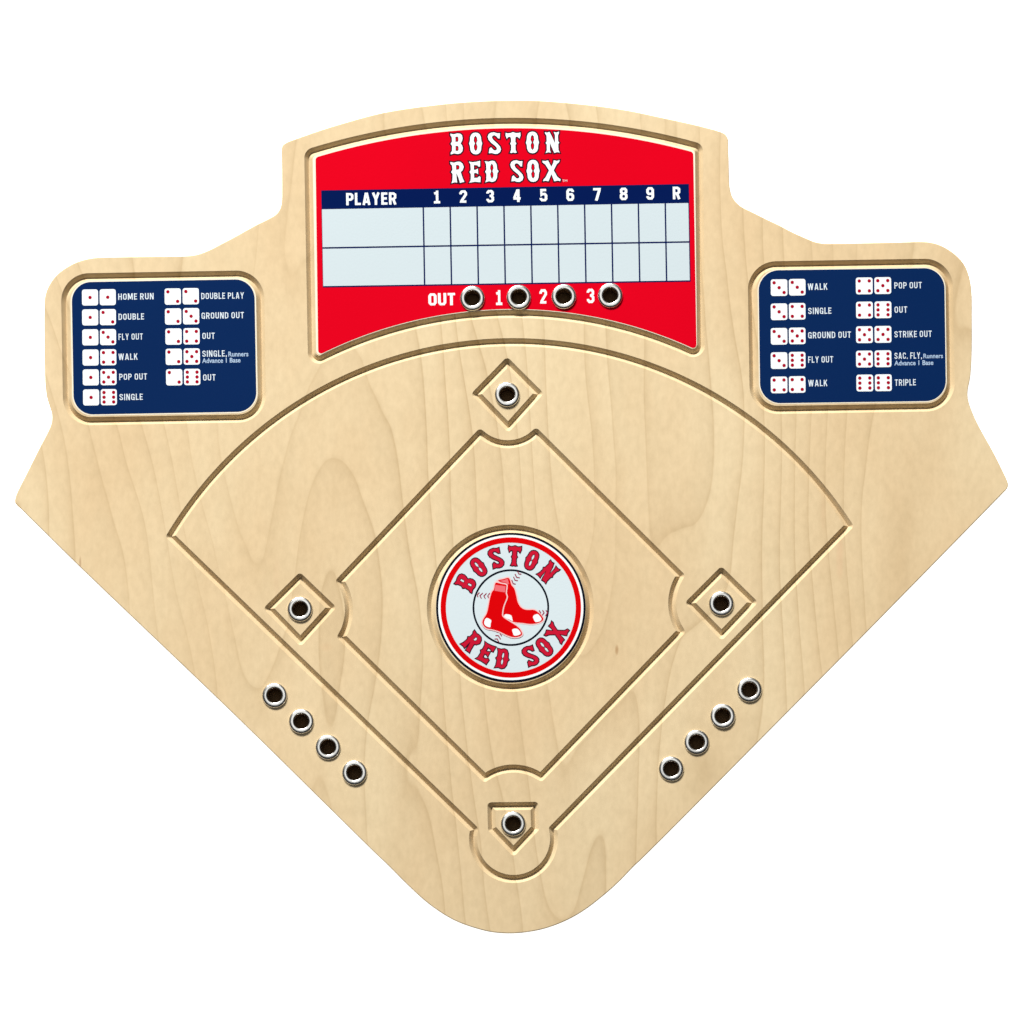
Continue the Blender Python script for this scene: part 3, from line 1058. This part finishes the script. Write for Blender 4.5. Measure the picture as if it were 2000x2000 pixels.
for ch, x, y, top in (('B', 531, 766, 1), ('O', 651, 617, 1), ('S', 815, 532, 1), ('T', 989, 511, 1),
                      ('O', 1152, 552, 1), ('N', 1307, 663, 1), ('R', 586, 1322, 0), ('E', 719, 1426, 0),
                      ('D', 876, 1482, 0), ('S', 1140, 1455, 0), ('O', 1272, 1371, 0), ('X', 1388, 1234, 0)):
    px, py = z5(x, y)
    dx, dy = px - EC[0], EC[1] - py
    ang = math.degrees(math.atan2(dx, dy)) if top else math.degrees(math.atan2(-dx, -dy))
    w = {'B': 24, 'O': 23, 'S': 24.5, 'T': 25, 'N': 26, 'R': 26, 'E': 24, 'D': 25, 'X': 31}[ch]
    make_letter(ch, px, py, w, 38.5, -ang, ZL, 'crimson', 'maroon', 2.0, 'emblem_letter', em)


def z9(pts):
    return [(880 + x / 9.66, 1110 + y / 9.66) for x, y in pts]


def sock(outl, cuff, heel, toe, z):
    q = MB()
    o = spline(z9(outl), 3)
    q.sheet(offset(o, 2.4, 1.4), [], z, 1)
    q.sheet(o, [], z + 3e-5, 0)
    q.sheet(z9(cuff), [], z + 6e-5, 2)
    for w in (heel, toe):
        q.sheet(spline(z9(w), 3), [], z + 6e-5, 3)
    return q.build('sock', ['sock', 'halo', 'pink', 'white'], em)


sock([(895, 232), (1000, 203), (1090, 180), (1118, 212), (1150, 318), (1200, 378), (1236, 500), (1268, 640),
      (1325, 735), (1400, 778), (1490, 786), (1570, 785), (1645, 825), (1725, 905), (1750, 962), (1715, 1005),
      (1620, 1040), (1500, 1050), (1350, 1030), (1190, 1012), (1080, 960), (990, 920), (985, 800), (1020, 660),
      (1060, 540), (1030, 430), (1000, 300)],
     [(925, 240), (1078, 200), (1104, 298), (1075, 300), (1050, 275)],
     [(1030, 868), (1145, 890), (1160, 940), (1172, 995), (1100, 960), (1012, 918)],
     [(1556, 905), (1640, 862), (1690, 910), (1718, 962), (1685, 1000), (1605, 1014), (1580, 985)], ZL)
sock([(850, 275), (950, 292), (1050, 315), (1056, 335), (1040, 470), (1060, 540), (1000, 700), (975, 820), (978, 905),
      (1090, 990), (1220, 1070), (1310, 1150), (1350, 1245), (1300, 1285), (1190, 1300), (1080, 1270), (940, 1200),
      (780, 1150), (690, 1135), (630, 1090), (600, 1020), (625, 950), (680, 860), (715, 720), (745, 560), (785, 440),
      (820, 400)],
     [(846, 312), (1038, 340), (1028, 455), (830, 425)],
     [(680, 938), (768, 985), (756, 1050), (748, 1112), (685, 1100), (636, 1050), (640, 990)],
     [(1165, 1155), (1258, 1142), (1325, 1228), (1298, 1255), (1200, 1270), (1175, 1220)], ZL + 1.2e-4)


def stitches(groups):
    for grp in groups:
        q = MB()
        for (x0, y0), (x1, y1), (x2, y2) in grp:
            p = z9([(x0, y0), (x1, y1), (x2, y2)])
            hw = 0.95
            lft, rgt = [], []
            d0 = np.array(p[1]) - p[0]
            d1 = np.array(p[2]) - p[1]
            d0, d1 = d0 / np.linalg.norm(d0), d1 / np.linalg.norm(d1)
            n0, n1 = np.array([d0[1], -d0[0]]), np.array([d1[1], -d1[0]])
            nm = (n0 + n1) / np.linalg.norm(n0 + n1)
            for pt, nn_, k in ((p[0], n0, 1), (p[1], nm, min(1.6, 1 / float(nm @ n0))), (p[2], n1, 1)):
                lft.append((pt[0] + nn_[0] * hw * k, pt[1] + nn_[1] * hw * k))
                rgt.append((pt[0] - nn_[0] * hw * k, pt[1] - nn_[1] * hw * k))
            q.sheet(lft + rgt[::-1], [], ZL + 2e-5)
        q.build('stitch_mark', ['stitch'], em)


stitches([
    [((1155, 220), (1180, 290), (1230, 300)), ((1188, 160), (1215, 225), (1270, 235)),
     ((1215, 105), (1245, 170), (1305, 180)), ((1265, 60), (1290, 108), (1335, 110))],
    [((740, 465), (700, 525), (735, 580)), ((680, 470), (630, 520), (655, 575)), ((610, 465), (555, 515), (580, 570)),
     ((545, 455), (505, 500), (515, 545))],
    [((1670, 795), (1700, 838), (1690, 850)), ((1735, 790), (1765, 840), (1725, 890)),
     ((1800, 790), (1828, 840), (1790, 900))],
    [((870, 1205), (920, 1205), (965, 1280)), ((845, 1270), (900, 1270), (945, 1340)),
     ((830, 1335), (880, 1332), (908, 1390))]])

# ------------------------------------------------------------------ metal eyelets in the peg holes
PROFILE = [(24.5, -0.6), (24.7, 0.6), (24.5, 1.7), (24.0, 2.7), (23.3, 3.5), (22.4, 4.2), (21.4, 4.65), (20.3, 4.9),
           (19.0, 5.05), (17.7, 5.1), (16.5, 5.0), (15.5, 4.7), (14.8, 3.9), (14.4, 2.4), (14.3, 0.5), (14.2, -8), (14.2, -36)]
NS = 48
ev, ef = [], []
for r_, z_ in PROFILE:
    for k in range(NS):
        an = 2 * math.pi * k / NS
        ev.append((r_ * S * math.cos(an), r_ * S * math.sin(an), z_ * S))
for i in range(len(PROFILE) - 1):
    for k in range(NS):
        k2 = (k + 1) % NS
        ef.append((i * NS + k, i * NS + k2, (i + 1) * NS + k2, (i + 1) * NS + k))
em_me = bpy.data.meshes.new('eyelet')
em_me.from_pydata(ev, [], ef)
em_me.materials.append(M['nickel'])
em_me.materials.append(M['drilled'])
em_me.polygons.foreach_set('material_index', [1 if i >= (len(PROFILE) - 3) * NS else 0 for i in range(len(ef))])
em_me.polygons.foreach_set('use_smooth', [True] * len(em_me.polygons))
em_me.update()
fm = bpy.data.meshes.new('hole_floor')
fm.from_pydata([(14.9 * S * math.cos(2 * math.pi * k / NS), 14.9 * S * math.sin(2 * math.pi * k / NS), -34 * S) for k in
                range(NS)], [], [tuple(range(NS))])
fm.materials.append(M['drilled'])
for grp, cs in (('out', EYE_SCORE), ('base', EYE_BASE), ('left', EYE_LEFT), ('right', EYE_RIGHT)):
    for c in cs:
        rng = random.Random(int(c[0] * 7 + c[1]))
        o = bpy.data.objects.new('eyelet', em_me)
        C.objects.link(o)
        o.parent = game
        o.location = P(c, T + (1.2e-4 if grp == 'out' else 0))
        o.rotation_euler = (R(rng.uniform(-1.6, 1.6)), R(rng.uniform(-1.6, 1.6)), rng.uniform(0, 6.28))
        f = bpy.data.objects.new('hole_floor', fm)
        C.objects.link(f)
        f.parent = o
